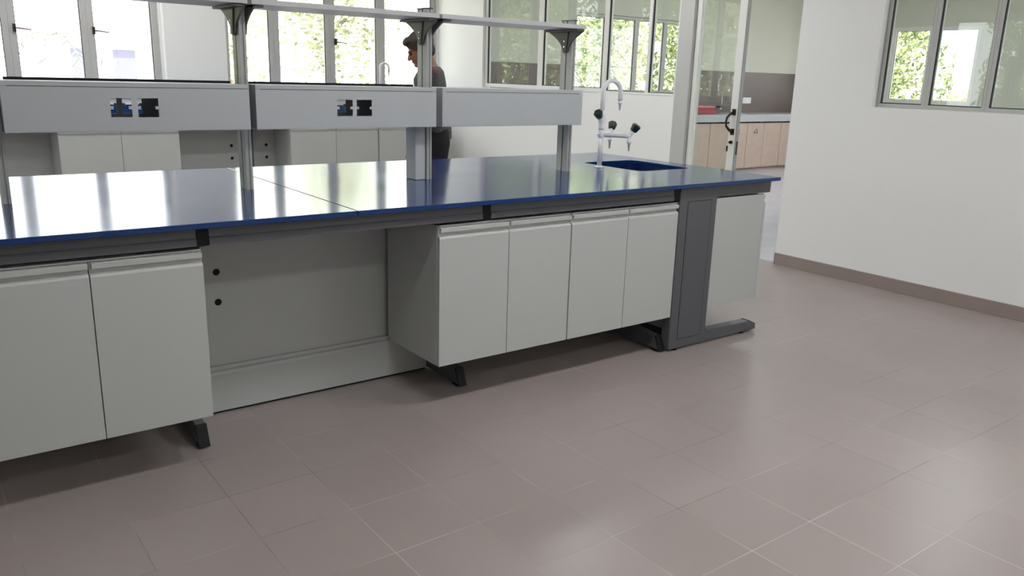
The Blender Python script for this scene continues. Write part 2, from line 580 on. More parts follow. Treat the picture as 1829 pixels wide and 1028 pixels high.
# door frame and its glazed leaf
t = Thing('door_1', 'narrow glazed door leaf with white stile, dark pull handle and key', 'door', (XW + 0.03, 1.85, 0), kind='structure')
bm = NB()
box(bm, XW + 0.02, XW + 0.055, 1.632, 1.705, 0.01, 2.42)
t.part('stile', bm, M['alu_white'], 0.003)
t.part('shaded_edge', bx(XW + 0.019, XW + 0.056, 1.624, 1.6315, 0.01, 2.42), M['alu_shade'], 0.001)  # darker grey puts the shade on the stile edge into colour
bm = NB()
box(bm, XW + 0.02, XW + 0.06, 2.10, 2.145, 0.01, 2.42)
box(bm, XW + 0.02, XW + 0.06, 1.705, 2.10, 2.32, 2.42)
box(bm, XW + 0.02, XW + 0.06, 1.705, 2.10, 0.01, 0.14)
t.part('frame', bm, M['alu_white'], 0.003)
bm = NB(); box(bm, XW + 0.037, XW + 0.043, 1.705, 2.10, 0.14, 2.32)
t.part('pane', bm, M['glass'])
bm = NB()
hx, hy = XW + 0.0198, 1.666
tube(bm, [(hx - 0.004, hy, 1.165), (hx - 0.035, hy + 0.008, 1.15), (hx - 0.05, hy + 0.028, 1.12), (hx - 0.052, hy + 0.032, 1.085),
          (hx - 0.05, hy + 0.028, 1.05), (hx - 0.035, hy + 0.008, 1.02), (hx - 0.004, hy, 1.005)], [0.014, 0.011, 0.009, 0.009, 0.009, 0.011, 0.014], 10)
box(bm, hx - 0.006, hx, hy - 0.018, hy + 0.018, 1.14, 1.19)
box(bm, hx - 0.006, hx, hy - 0.018, hy + 0.018, 0.98, 1.03)
t.part('handle', bm, M['bronze'], label='dark bronze pull handle')
bm = NB()
tube(bm, [(hx, hy, 0.92), (hx - 0.012, hy, 0.92)], 0.014, 12)
box(bm, hx - 0.035, hx - 0.008, hy - 0.002, hy + 0.002, 0.912, 0.928)
box(bm, hx - 0.034, hx - 0.031, hy + 0.005, hy + 0.02, 0.845, 0.89)
t.part('lock', bm, M['bronze'], label='door lock with a hanging key')
bm = NB(); box(bm, XW + 0.03, XW + 0.05, 1.6215, 1.6238, 0.82, 0.93)
t.part('latch_plate', bm, M['bronze'])
bm = NB()
box(bm, XW - 0.015, XW + T + 0.015, 2.15, 2.31, 0.0, 2.46)
struct('trim_4', bm, M['alu'], 0.004, label='grey door jamb at the end of the partition', cat='trim')

# ------------------------------------------------------------------ ceiling lamps
for x, y in ((-2.5, -3.9), (-2.5, -1.3), (-2.5, 2.3), (-2.5, 4.9), (0.3, -3.9), (-0.75, -1.3), (0.38, 2.3), (4.2, 3.6), (6.9, 3.6), (4.2, 0.6)):  # adjoining-room lamps at the end are added to brighten that room
    if True:
        t = Thing('ceiling_lamp', 'white twin tube lamp on the ceiling', 'lamp', (x, y, ZC), 'ceiling lamps')
        bm = NB(); box(bm, x - 0.62, x + 0.62, y - 0.15, y + 0.15, ZC - 0.05, ZC)
        t.part('housing', bm, M['lamp_body'], 0.005)
        bm = NB(); box(bm, x - 0.60, x + 0.60, y - 0.13, y + 0.13, ZC - 0.062, ZC - 0.052)
        t.part('diffuser', bm, M['lamp'])

# ------------------------------------------------------------------ island bench
ZT = 0.90
X0, X1 = -4.36, 0.0
D = 1.52
SEAM = -2.577


# worktops
bm = NB()
prism(bm, rect(X0, SEAM - 0.0012, 0.0, D), 'z', 0.88, ZT)
tag(obj('worktop', bm, M['worktop'], None, (0, 0, 0), 0.003),
    'glossy blue bench worktop slab left of the seam', 'worktop', 'blue island worktop slabs')
bm = NB()
plate(bm, rect(SEAM + 0.0012, X1, 0.0, D), [rrect(-0.57, -0.14, 0.53, 1.03, 0.05)], 'z', 0.88, ZT)
tag(obj('worktop', bm, M['worktop'], None, (0, 0, 0), 0.003),
    'glossy blue bench worktop slab right of the seam with a sink cut-out', 'worktop', 'blue island worktop slabs')

# sink basin hanging below the cut-out
t = Thing('sink_basin', 'dark blue sink basin sunk in the right end of the blue worktop', 'sink', (-0.355, 0.78, 0.68))
bm = NB()
o_, i_ = rrect(-0.585, -0.125, 0.515, 1.045, 0.06), rrect(-0.570, -0.140, 0.530, 1.030, 0.05)
plate(bm, o_, [i_], 'z', 0.70, 0.879)
prism(bm, o_, 'z', 0.685, 0.70)
t.part('bowl', bm, M['basin'])
bm = NB(); tube(bm, [(-0.355, 0.78, 0.7005), (-0.355, 0.78, 0.706)], 0.035, 20)
tube(bm, [(-0.355, 0.78, 0.6845), (-0.355, 0.78, 0.60)], 0.02, 14)
t.part('drain', bm, M['black'])

# main underframe: cantilever leg frames joined by apron rails
LEG = ((-4.32, -4.28, 0.20), (-3.153, -3.113, 0.20), (-1.985, -1.945, 0.20), (-0.817, -0.777, 0.055))
t = Thing('bench_underframe', 'slate grey steel frame of four legs with apron rails under the blue worktop', 'bench frame', (-2.5, 0.75, 0))
for a, b, fy in LEG:
    bm = NB()
    # foot beam with sloping nose both ends, column and top beam
    prism(bm, [(fy + 0.008, 0.012), (fy + 0.045, 0.085), (0.50, 0.125), (1.00, 0.125), (1.285, 0.085), (1.322, 0.012)], 'x', a, b)
    box(bm, a, b, 0.60, 0.90, 0.12, 0.80)
    box(bm, a, b, 0.075, 1.445, 0.805, 0.878)
    leg = t.part('leg', bm, M['frame'], 0.004)
    bm = NB()
    prism(bm, [(fy, 0.006), (fy + 0.007, 0.006), (fy + 0.046, 0.086), (fy + 0.036, 0.088)], 'x', a - 0.001, b + 0.001)
    t.part('foot_cap', bm, M['black'], 0.002, under=leg, label='black plastic foot cap')
    for gy in (fy + 0.05, 1.25):
        bm = NB(); box(bm, a + 0.004, b - 0.004, gy - 0.02, gy + 0.02, 0.0, 0.0119)
        t.part('glide', bm, M['black'], 0, under=leg)
    bm = NB(); box(bm, a, b, 0.040, 0.074, 0.815, 0.8785)
    t.part('beam_cap', bm, M['black'], 0.001, under=leg, label='black plastic beam end cap')
for (a0, a1, _), (b0, b1, _) in zip(LEG, LEG[1:]):
    for y0, y1 in ((0.040, 0.058), (1.462, 1.48)):
        bm = NB()
        s = 1 if y0 < 1 else -1
        f = y0 if y0 < 1 else y1
        prism(bm, [(f, 0.846), (f, 0.8785), (f + s * 0.02, 0.8785), (f + s * 0.02, 0.816), (f - s * 0.004, 0.816), (f - s * 0.004, 0.840)], 'x', a1 + 0.001, b0 - 0.001)
        t.part('apron_rail', bm, M['frame'], 0.0015)

# end frames of the crosswise sink section
t = Thing('bench_underframe', 'slate grey panel leg with long foot at the right end of the bench', 'bench frame', (-0.4, 0.07, 0))
for y0, y1 in ((0.038, 0.098), (1.42, 1.48)):
    bm = NB()
    prism(bm, [(-0.770, 0.012), (-0.036, 0.012), (-0.041, 0.042), (-0.100, 0.069), (-0.462, 0.076), (-0.482, 0.092), (-0.482, 0.802), (-0.478, 0.813),
               (-0.030, 0.813), (-0.030, 0.8785), (-0.770, 0.8785)], 'y', y0, y1)
    leg = t.part('leg', bm, M['frame'], 0.005)
    bm = NB()
    f = y0 - 0.0015 if y0 < 1 else y1 + 0.0015
    box(bm, -0.708, -0.528, min(f, f + 0.003), max(f, f + 0.003), 0.064, 0.803)
    t.part('cover_plate', bm, M['frame'], 0.001, under=leg)
    bm = NB()
    g = y0 - 0.0008 if y0 < 1 else y1 + 0.0008
    plate(bm, rect(-0.7105, -0.5255, 0.0615, 0.8055), [rect(-0.708, -0.528, 0.064, 0.803)], 'y', g, g + 0.0016)
    t.part('seam', bm, M['black'], 0, under=leg)
    bm = NB()
    prism(bm, [(-0.0355, 0.013), (-0.0315, 0.013), (-0.0365, 0.0455), (-0.097, 0.0725), (-0.0995, 0.0692), (-0.0405, 0.0424)], 'y', y0 + 0.004, y1 - 0.004)
    t.part('end_cap', bm, M['black'], 0, under=leg)
    for fx in (-0.70, -0.14):
        bm = NB()
        tube(bm, [(fx, (y0 + y1) / 2, 0.0), (fx, (y0 + y1) / 2, 0.0119)], 0.022, 14)
        t.part('glide', bm, M['black'], 0, under=leg)
for r_ in ((-0.055, -0.035, 0.099, 1.419, 0.8135, 0.875), (-0.68, -0.56, 0.099, 1.419, 0.03, 0.085)):
    t.part('cross_rail', bx(*r_), M['frame'], 0.002)


# cabinets ------------------------------------------------------------
def door_front(bm_door, bm_rail, u0, u1, zb, zt, f, th, put):
    """profile of a door with its integrated pull rail; put(bm, profile(depth,z), u0, u1)"""
    put(bm_door, [(th, zb), (0.0, zb), (0.0, zt - 0.056), (0.003, zt - 0.049), (0.015, zt - 0.044), (0.015, zt - 0.006), (th, zt - 0.006)], u0, u1)
    put(bm_rail, [(0.0148, zt - 0.031), (0.0, zt - 0.029), (-0.002, zt - 0.012), (0.0148, zt - 0.009)], u0 + 0.007, u1 - 0.001)


def base_cabinet(label, group, doors, yf, yb, zb, zt, facing='-y', side=None, name='base_cabinet'):
    """doors: list of boundaries; facing -y (doors at y=yf) or +x (doors at x=yf, carcass back to yb)"""
    th = 0.019
    u0, u1 = doors[0], doors[-1]
    if facing == '-y':
        t = Thing(name, label, 'cabinet', ((u0 + u1) / 2, yf, zb), group)

        def put(bm, prof, a, b):
            prism(bm, [(yf + d, z) for d, z in prof], 'x', a, b)
        bm = NB()
        ya = yf + th + 0.003
        w_ = 0.016
        box(bm, u0, u0 + w_, ya, yb, zb, zt); box(bm, u1 - w_, u1, ya, yb, zb, zt)
        box(bm, u0 + w_, u1 - w_, ya, yb, zb, zb + w_); box(bm, u0 + w_, u1 - w_, ya, yb, zt - w_, zt)
        box(bm, u0 + w_, u1 - w_, yb - 0.008, yb, zb + w_, zt - w_)
        box(bm, u0 + 0.004, u1 - 0.004, yf + 0.006, ya, zt - 0.005, zt)
    else:
        t = Thing(name, label, 'cabinet', (yf, (u0 + u1) / 2, zb), group)

        def put(bm, prof, a, b):
            prism(bm, [(yf - d, z) for d, z in prof], 'y', a, b)
        bm = NB()
        xa = yf - th - 0.003
        w_ = 0.016
        box(bm, yb, xa, u0, u0 + w_, zb, zt); box(bm, yb, xa, u1 - w_, u1, zb, zt)
        box(bm, yb, xa, u0 + w_, u1 - w_, zb, zb + w_)
        box(bm, yb, yb + 0.008, u0 + w_, u1 - w_, zb + w_, zt)
    t.part('carcass', bm, M['cab'], 0.0012)
    for a, b in zip(doors, doors[1:]):
        b1, b2 = NB(), NB()
        door_front(b1, b2, a + 0.0015, b - 0.0015, zb, zt, yf, th, put)
        d = t.part('door', b1, M['cab'], 0.0012)
        t.part('handle', b2, M['handle'], 0.001, under=d, label='pale pull rail along the door top')
    return t


GC = 'hung base cabinets under the blue island worktop'
base_cabinet('light grey two-door hung cabinet at the left edge of the picture', GC, [-3.838, -3.487, -3.136], 0.04, 0.49, 0.196, 0.804)
base_cabinet('light grey two-door hung cabinet right beside the open knee space', GC, [-2.198, -1.843, -1.490], 0.04, 0.49, 0.196, 0.804)
base_cabinet('light grey two-door hung cabinet between another cabinet and the slate leg panel', GC, [-1.486, -1.126, -0.773], 0.04, 0.49, 0.196, 0.804)
base_cabinet('light grey sink cabinet with plain side beyond the slate leg panel', GC, [0.046, 0.60, 1.15], -0.050, -0.479, 0.205, 0.806, facing='+x')

# service panels closing the knee spaces
for i, (a, b) in enumerate(((-4.278, -3.157), (-3.109, -1.989), (-1.941, -0.821))):
    vis = i == 1
    lab = ('grey back panel of the open knee space with two black holes' if vis else
           ('grey back panel behind the leftmost hung cabinet' if i == 0 else 'grey back panel behind the cabinets next to the slate leg'))
    t = Thing('knee_panel', lab, 'panel', ((a + b) / 2, 0.53, 0), 'service panels under the island bench')
    hs = []
    for z in (0.60, 0.474):
        hs.append([(-2.955 + (a + 3.109) + 0.0145 * math.cos(q * math.pi / 12), z + 0.0145 * math.sin(q * math.pi / 12)) for q in range(24)])
    bm = NB(); plate(bm, rect(a, b, 0.20, 0.803), hs, 'y', 0.525, 0.54)
    t.part('panel', bm, M['cab'])
    bm = NB()
    bm.free()
    for h in [[(q[0] + (sum(p[0] for p in g_) / len(g_) - q[0]) * 0.02, q[1] + (sum(p[1] for p in g_) / len(g_) - q[1]) * 0.02) for q in g_] for g_ in hs]:
        bm = NB(); prism(bm, h, 'y', 0.5262, 0.539)
        t.part('hole_dark', bm, M['hole'], label='round cable hole, dark inside painted black')  # black fill paints the dark inside of the hole
    bm = NB()
    prism(bm, [(0.495, 0.012), (0.495, 0.172), (0.500, 0.184), (0.512, 0.188), (0.512, 0.203), (0.524, 0.203), (0.524, 0.012)], 'x', a, b)
    t.part('plinth', bm, M['cab'], 0.001)
    t.part('light_stop', bx(a, b, 0.512, 0.524, 0.0, 0.0118), M['black'])  # black strip added to block light leaking under the plinth

# ------------------------------------------------------------------ rack on the island: posts, service boxes, shelves
PX = (-3.63, -2.741, -1.860, -0.970)
PY0, PY1 = 0.690, 0.780
PYC = (PY0 + PY1) / 2


def post_outline(cx):
    a, b = cx - 0.0135, cx + 0.0135
    s = 0.005
    return [(a, PY0), (cx - 0.004, PY0), (cx - 0.004, PY0 + 0.005), (cx + 0.004, PY0 + 0.005), (cx + 0.004, PY0), (b, PY0),
            (b, PYC - s), (b - 0.008, PYC - s), (b - 0.008, PYC + s), (b, PYC + s), (b, PY1), (a, PY1),
            (a, PYC + s), (a + 0.008, PYC + s), (a + 0.008, PYC - s), (a, PYC - s)]


def bracket_profile():
    top, bot = 1.645, 1.538
    left = []
    for q in range(9):
        f = q / 8
        # trumpet curve from the wide top to the narrow foot
        y = 0.140 - (0.140 - 0.022) * (1 - (1 - f) ** 1.9)
        z = (top - 0.010) - f * (top - 0.010 - bot)
        left.append((y, z))
    right = [(PYC + y, z) for y, z in left]
    lft = [(PYC - y, z) for y, z in left][::-1]
    return [(PYC - 0.140, top), (PYC + 0.140, top)] + right + [(PYC + 0.012, bot - 0.008), (PYC - 0.012, bot - 0.008)] + lft


POST_L = ('leftmost aluminium rack post at the picture edge, left of the first service box',
          'aluminium rack post in the gap between the left and middle service boxes',
          'aluminium rack post beside the boxed cable duct, in front of the person',
          'aluminium rack post at the right end, nearest the white tap')
for i, cx in enumerate(PX):
    t = Thing('rack_post', POST_L[i], 'post', (cx, PYC, ZT), 'aluminium posts of the bench rack')
    bm = NB(); prism(bm, post_outline(cx), 'z', ZT + 0.0005, 1.692)
    t.part('upright', bm, M['post'])
    for s in (-1, 1):
        xa = cx + s * 0.0056
        t.part('slot_shade', bx(min(xa, xa + s * 0.002), max(xa, xa + s * 0.002), PYC - 0.0048, PYC + 0.0048, ZT + 0.001, 1.69), M['black'])  # black insert paints the shade inside the groove
    for s in ((-1, 1) if i < 3 else (-1,)):
        bm = NB()
        xa = cx + s * 0.0142
        prism(bm, bracket_profile(), 'x', min(xa, xa + s * 0.010), max(xa, xa + s * 0.010))
        xb = xa + s * 0.010
        prism(bm, [(PYC - 0.012, 1.535), (PYC + 0.012, 1.535), (PYC + 0.03, 1.635), (PYC - 0.03, 1.635)], 'x', min(xb, xb + s * 0.006), max(xb, xb + s * 0.006))
        box(bm, min(xa, xa + s * 0.045), max(xa, xa + s * 0.045), PYC - 0.140, PYC + 0.140, 1.636, 1.6455)
        br = t.part('bracket', bm, M['bracket'], 0.002, label='flared cast shelf bracket')
        for z in (1.560, 1.588):
            xs = xb + s * 0.006
            bm = NB(); tube(bm, [(xs - s * 0.002, PYC, z), (xs + s * 0.003, PYC, z)], 0.0045, 10)
            t.part('screw', bm, M['screw'], under=br)
    bm = NB(); box(bm, cx - 0.016, cx + 0.016, PY0 - 0.006, PY1 + 0.006, 1.693, 1.698)
    box(bm, cx - 0.015, cx + 0.015, PYC + 0.03, PYC + 0.036, 1.669, 1.693)
    t.part('cap', bm, M['frame'], 0.001)

SHELF_L = ('grey upper shelf board above the left service box, running out of the picture',
           'grey upper shelf board above the middle service box',
           'grey upper shelf board above the right service box, ending near the tap')
SY0, SY1 = 0.588, 0.882
for i, (a, b) in enumerate(zip(PX, PX[1:])):
    e = 0.008
    n = 0.0155
    out = [(a + e, SY0), (b - e, SY0), (b - e, PY0 - 0.004), (b - n, PY0 - 0.004), (b - n, PY1 + 0.004), (b - e, PY1 + 0.004), (b - e, SY1),
           (a + e, SY1), (a + e, PY1 + 0.004), (a + n, PY1 + 0.004), (a + n, PY0 - 0.004), (a + e, PY0 - 0.004)]
    bm = NB(); prism(bm, out, 'z', 1.647, 1.667)
    tag(obj('shelf_board', bm, M['shelf'], None, (0, 0, 0), 0.0012), SHELF_L[i], 'shelf', 'upper shelf boards of the bench rack')


def socket_hole(cx, cz, w=0.0735, h=0.0695):
    a, b = cx - w / 2, cx + w / 2
    lo, hi = cz - h / 2, cz + h / 2
    tb, th = 0.011, 0.006
    return [(a, lo), (b, lo), (b, cz - th), (b - tb, cz - th), (b - tb, cz + th), (b, cz + th), (b, hi), (a, hi),
            (a, cz + th), (a + tb, cz + th), (a + tb, cz - th), (a, cz - th)]


BOX_L = ('long grey service box left on the rack with two square socket cut-outs',
         'grey service box in the middle of the rack with two square socket cut-outs',
         'plain grey service box without cut-outs at the right of the rack')
BOXES = ((-3.617, -2.757, (-3.2385, -3.144)), (-2.731, -1.877, (-2.339, -2.2465)), (-1.843, -0.985, ()))
BX = ((-3.617, -2.757), (-2.731, -1.876), (-1.842, -0.970))
for i, (a, b, cs) in enumerate(BOXES):
    a, b = BX[i]
    t = Thing('service_box', BOX_L[i], 'service box', ((a + b) / 2, PYC, 1.16), 'service boxes hung on the bench rack')
    z0, z1 = 1.160, 1.338
    y0, y1 = 0.600, 0.870
    zs = 1.3195
    hs = [socket_hole(c, 1.2465) for c in cs]
    bm = NB(); plate(bm, rect(a, b, z0, zs), hs, 'y', y0, y0 + 0.002)
    t.part('front_panel', bm, M['box'])
    bm = NB(); plate(bm, rect(a, b, z0, zs), hs, 'y', y1 - 0.002, y1)
    t.part('back_panel', bm, M['box'])
    # folded lid and tray: notched round the posts at both ends
    na = a + (0.002 if i != 0 else 0.004)
    ends = []
    la = PX[i] + 0.0155
    rb = PX[i + 1] - 0.0155
    out = [(a, y0), (b, y0), (b, PY0 - 0.004), (min(b, rb), PY0 - 0.004), (min(b, rb), PY1 + 0.004), (b, PY1 + 0.004), (b, y1),
           (a, y1), (a, PY1 + 0.004), (max(a, la), PY1 + 0.004), (max(a, la), PY0 - 0.004), (a, PY0 - 0.004)]
    cl = []
    for p in out:
        if not cl or (abs(p[0] - cl[-1][0]) > 1e-6 or abs(p[1] - cl[-1][1]) > 1e-6):
            cl.append(p)
    bm = NB()
    prism(bm, cl, 'z', z1 - 0.002, z1)
    box(bm, a, b, y0, y0 + 0.002, zs + 0.0022, z1 - 0.002)
    box(bm, a, b, y1 - 0.002, y1, zs + 0.0012, z1 - 0.002)
    t.part('lid', bm, M['box'])
    bm = NB()
    prism(bm, cl, 'z', z0 - 0.001, z0 + 0.001)
    for e0 in (max(a, la) + 0.001, min(b, rb) - 0.003):
        box(bm, e0, e0 + 0.002, y0 + 0.002, y1 - 0.002, z0 + 0.001, z1 - 0.002)
    t.part('tray', bm, M['box'])
    t.part('seam', bx(a + 0.02, b - 0.02, y0 + 0.0022, y0 + 0.0042, zs - 0.003, zs + 0.005), M['black'])
    if i < 2:
        bm = NB(); box(bm, a + 0.03, b - 0.012, 0.792, 0.80, z1, z1 + 0.010)
        t.part('edge_strip', bm, M['black'], 0.001, label='black rubber strip along the lid')

bm = NB()
box(bm, -1.932, -1.8755, 0.700, 0.792, ZT + 0.0005, 1.158)
tag(obj('cable_duct', bm, M['box'], None, (0, 0, 0), 0.003),
    'grey boxed cable duct from the blue worktop up to the service boxes', 'cable duct')


# ------------------------------------------------------------------ white laboratory tap
def lab_tap(label, bx_, by_, bz, arms=True, arc=0.068, ax=(1, 0), top=1.392, name='lab_tap'):
    t = Thing(name, label, 'tap', (bx_, by_, bz))
    bm = NB()
    tube(bm, [(bx_, by_, bz + 0.0003), (bx_, by_, bz + 0.008), (bx_, by_, bz + 0.011)], [0.027, 0.027, 0.014], 20)
    t.part('base', bm, M['tap'])
    bm = NB()
    zj = bz + 0.225
    tube(bm, [(bx_, by_, bz + 0.010), (bx_, by_, zj)], 0.0142, 16)
    zt = top - arc
    pts = [(bx_, by_, zj), (bx_, by_, zt)]
    for q in range(1, 13):
        a = math.pi * q / 12
        dx = arc - arc * math.cos(a)
        pts.append((bx_ + ax[0] * dx, by_ + ax[1] * dx, zt + arc * math.sin(a)))
    ex, ey = bx_ + ax[0] * 2 * arc, by_ + ax[1] * 2 * arc
    pts.append((ex, ey, zt - 0.045))
    tube(bm, pts, 0.0135, 14)
    t.part('spout', bm, M['tap'])
    bm = NB()
    tube(bm, [(ex, ey, zt - 0.045), (ex, ey, zt - 0.050), (ex, ey, zt - 0.06), (ex, ey, zt - 0.063), (ex, ey, zt - 0.098)], [0.012, 0.0145, 0.0135, 0.008, 0.005], 12)
    t.part('nozzle', bm, M['tap'])
    bm = NB()
    tube(bm, [(bx_, by_, zj - 0.008), (bx_, by_, zj + 0.004), (bx_, by_, zj + 0.012), (bx_, by_, zj + 0.045), (bx_, by_, zj + 0.078), (bx_, by_, zj + 0.085), (bx_, by_, zj + 0.1)],
         [0.016, 0.018, 0.0165, 0.022, 0.019, 0.0185, 0.0125], 18)
    d = Vector((-0.80, -0.35, 0.0)).normalized()
    p0 = Vector((bx_, by_, zj + 0.03))
    tube(bm, [p0, p0 + d * 0.03 + Vector((0, 0, 0.033))], [0.011, 0.009], 12)
    v = t.part('valve', bm, M['tap'])

    def knob(p, d, parent):
        bm = NB()
        q = Vector(d).normalized()
        tube(bm, [p - q * 0.002, p + q * 0.004, p + q * 0.038, p + q * 0.046], [0.013, 0.021, 0.028, 0.022], 6)
        t.part('knob', bm, M['knob'], 0.002, under=parent, label='dark green valve knob')
    knob(p0 + d * 0.03 + Vector((0, 0, 0.033)), d + Vector((0, 0, 0.9)), v)
    if arms:
        za = bz + 0.188
        bm = NB()
        tube(bm, [(bx_, by_, za - 0.02), (bx_, by_, za - 0.012), (bx_, by_, za + 0.02), (bx_, by_, za + 0.03)], [0.0125, 0.018, 0.018, 0.013], 16)
        tube(bm, [(bx_, by_, za), (bx_ - 0.028, by_ + 0.002, za + 0.006)], [0.008, 0.007], 10)
        t.part('collar', bm, M['tap'])
        for ang, ln in ((-38, 0.165), (28, 0.165)):
            a = math.radians(ang)
            d = Vector((math.cos(a), math.sin(a), 0))
            c0 = Vector((bx_, by_, za))
            e = c0 + d * ln
            bm = NB()
            tube(bm, [c0 + d * 0.012, c0 + d * (ln - 0.03), c0 + d * (ln - 0.028), e], [0.0125, 0.0135, 0.0145, 0.0145], 14)
            ball(bm, e, 0.0135)
            tube(bm, [e, e + Vector((0, 0, -0.026)), e + Vector((0, 0, -0.028)), e + Vector((0, 0, -0.044)), e + Vector((0, 0, -0.047)), e + Vector((0, 0, -0.088))],
                 [0.0105, 0.0105, 0.0145, 0.0135, 0.0075, 0.0045], 12)
            u = (d * 0.55 + Vector((0, 0, 0.83))).normalized()
            tube(bm, [e, e + u * 0.03], [0.012, 0.0115], 12)
            arm = t.part('outlet', bm, M['tap'])
            knob(e + u * 0.03, u, arm)
    return t


lab_tap('white triple-outlet lab tap with dark green knobs beside the blue sink', -0.664, 0.772, ZT)
lab_tap('white gooseneck tap far back in front of the windows', 0.66, 6.04, 0.90, arms=False, arc=0.05, ax=(0.8, -0.6), top=1.50, name='gooseneck_tap')

# ------------------------------------------------------------------ bench along the window wall
t = Thing('wall_worktop', 'blue worktop of the far bench below the windows', 'worktop', (-1.6, 5.95, 0.87))
t.part('slab', bx(-4.30, 1.16, 5.60, YB - 0.002, 0.87, 0.90), M['worktop'], 0.003)
t.part('upstand', bx(-4.30, 1.16, YB - 0.024, YB - 0.002, 0.9002, 1.01), M['worktop'], 0.003)
GW = 'cabinets of the far bench below the windows'
base_cabinet('light grey two-door cabinet of the far bench seen under the left service box', GW, [-2.790, -2.264, -1.742], 5.64, 6.10, 0.20, 0.805)
base_cabinet('light grey two-door cabinet of the far bench seen under the middle service box', GW, [-0.617, -0.096, 0.415], 5.64, 6.10, 0.20, 0.805)
base_cabinet('light grey cabinet of the far bench partly behind the cable duct', GW, [0.425, 0.80, 1.14], 5.64, 6.10, 0.20, 0.805)
t = Thing('bench_underframe', 'slate grey frame carrying the far bench below the windows', 'bench frame', (-1.0, 6.0, 0))
for x in (-4.2, -0.925, 1.10):
    bm = NB()
    cy = 6.05 if x < 0 and x > -2 else 6.145
    box(bm, x, x + 0.05, 5.70, 6.28, 0.0, 0.06)
    box(bm, x, x + 0.05, cy, 6.28, 0.06, 0.808)
    box(bm, x, x + 0.05, 5.66, 6.28, 0.808, 0.868)
    t.part('leg', bm, M['frame'], 0.004)
for a, b in ((-4.14, -0.93), (-0.87, 1.095)):
    bm = NB(); box(bm, a, b, 5.645, 5.660, 0.808, 0.868)
    t.part('apron_rail', bm, M['frame'], 0.002)
for i, (a, b, hx_) in enumerate(((-4.14, -0.93, -1.09), (-0.87, 1.095, -0.71))):
    t = Thing('knee_panel', 'grey back panel with two holes left of the far bench leg' if i == 0 else 'grey back panel with two holes right of the far bench leg',
              'panel', ((a + b) / 2, 6.12, 0), 'service panels under the far bench')
    hs = [[(hx_ + 0.017 * math.cos(q * math.pi / 10), z + 0.017 * math.sin(q * math.pi / 10)) for q in range(20)] for z in (0.59, 0.457)]
    bm = NB(); plate(bm, rect(a, b, 0.02, 0.803), hs, 'y', 6.115, 6.13)
    t.part('panel', bm, M['cab'])
    bm = NB()
    bm.free()
    for h in [[(q[0] + (sum(p[0] for p in g_) / len(g_) - q[0]) * 0.02, q[1] + (sum(p[1] for p in g_) / len(g_) - q[1]) * 0.02) for q in g_] for g_ in hs]:
        bm = NB(); prism(bm, h, 'y', 6.1162, 6.129)
        t.part('hole_dark', bm, M['hole'], label='round cable hole, dark inside painted black')  # dark of the hole put in as a black fill

# ------------------------------------------------------------------ adjoining room: counter
bm = NB(); plate(bm, rect(5.35, XN - 0.002, 5.80, YN - 0.014), [rrect(7.12, 7.66, 5.90, 6.22, 0.04)], 'z', 0.785, 0.90)
tag(obj('stone_counter', bm, M['counter'], None, (0, 0, 0), 0.004), 'pale grey stone counter slab in the adjoining room', 'counter')
t = Thing('steel_sink', 'small steel sink set in the pale stone counter', 'sink', (7.39, 6.06, 0.72))
bm = NB()
plate(bm, rrect(7.11, 7.67, 5.89, 6.23, 0.045), [rrect(7.13, 7.65, 5.91, 6.21, 0.04)], 'z', 0.72, 0.784)
prism(bm, rrect(7.11, 7.67, 5.89, 6.23, 0.045), 'z', 0.71, 0.72)
t.part('bowl', bm, M['bronze'])
WL = ('pale wood double cabinet seen through the door glass below the red tray', 'pale wood double cabinet behind the white door stile',
      'pale wood double cabinet seen through the doorway', 'pale wood double cabinet at the right beside the near wall', 'pale wood double cabinet in the far corner of the adjoining room')
for i, (a, b) in enumerate(((5.40, 6.318), (6.322, 7.240), (7.244, 8.140), (8.144, 9.04), (9.044, 9.695))):
    t = Thing('wood_cabinet', WL[i], 'cabinet', ((a + b) / 2, 5.83, 0), 'pale wood cabinets under the stone counter')
    bm = NB()
    box(bm, a, a + 0.016, 5.852, 6.36, 0.03, 0.705); box(bm, b - 0.016, b, 5.852, 6.36, 0.03, 0.705)
    box(bm, a + 0.016, b - 0.016, 6.35, 6.36, 0.03, 0.784); box(bm, a + 0.016, b - 0.016, 5.852, 6.35, 0.03, 0.046)
    box(bm, a, b, 5.90, 6.36, 0.0, 0.03)
    t.part('carcass', bm, M['wood'])
    mid = a + (b - a) * (0.5 if i != 2 else 0.488)
    for s, (d0, d1) in enumerate(((a, mid), (mid, b))):
        bm = NB(); box(bm, d0 + 0.003, d1 - 0.003, 5.832, 5.851, 0.035, 0.762)
        d = t.part('door', bm, M['wood'], 0.002)
        if (i, s) in ((1, 1), (2, 0)):
            hx_ = 6.995 if i == 1 else 7.46
            bm = NB()
            tube(bm, [(hx_ - 0.028, 5.83, 0.60), (hx_ - 0.028, 5.81, 0.605), (hx_ - 0.01, 5.806, 0.66), (hx_ + 0.012, 5.806, 0.60), (hx_ + 0.028, 5.81, 0.655), (hx_ + 0.028, 5.83, 0.66)], 0.011, 10)
            t.part('handle', bm, M['chrome'], 0, under=d, label='small chrome door handle')
t = Thing('plastic_tray', 'red plastic tray with pink rim on the pale stone counter', 'tray', (6.25, 6.08, 0.90))
bm = NB()
for z0, z1, s in ((0.9005, 1.0, 0),):
    lo = [(5.97, 5.94), (6.56, 5.94), (6.56, 6.22), (5.97, 6.22)]
    hi = [(5.99, 5.96), (6.53, 5.96), (6.53, 6.20), (5.99, 6.20)]
    v0 = [bm.verts.new((x, y, z0)) for x, y in lo]
    v1 = [bm.verts.new((x, y, z1)) for x, y in hi]
    bm.faces.new(v0[::-1]); bm.faces.new(v1)
    for q in range(4):
        bm.faces.new((v0[q], v0[(q + 1) % 4], v1[(q + 1) % 4], v1[q]))
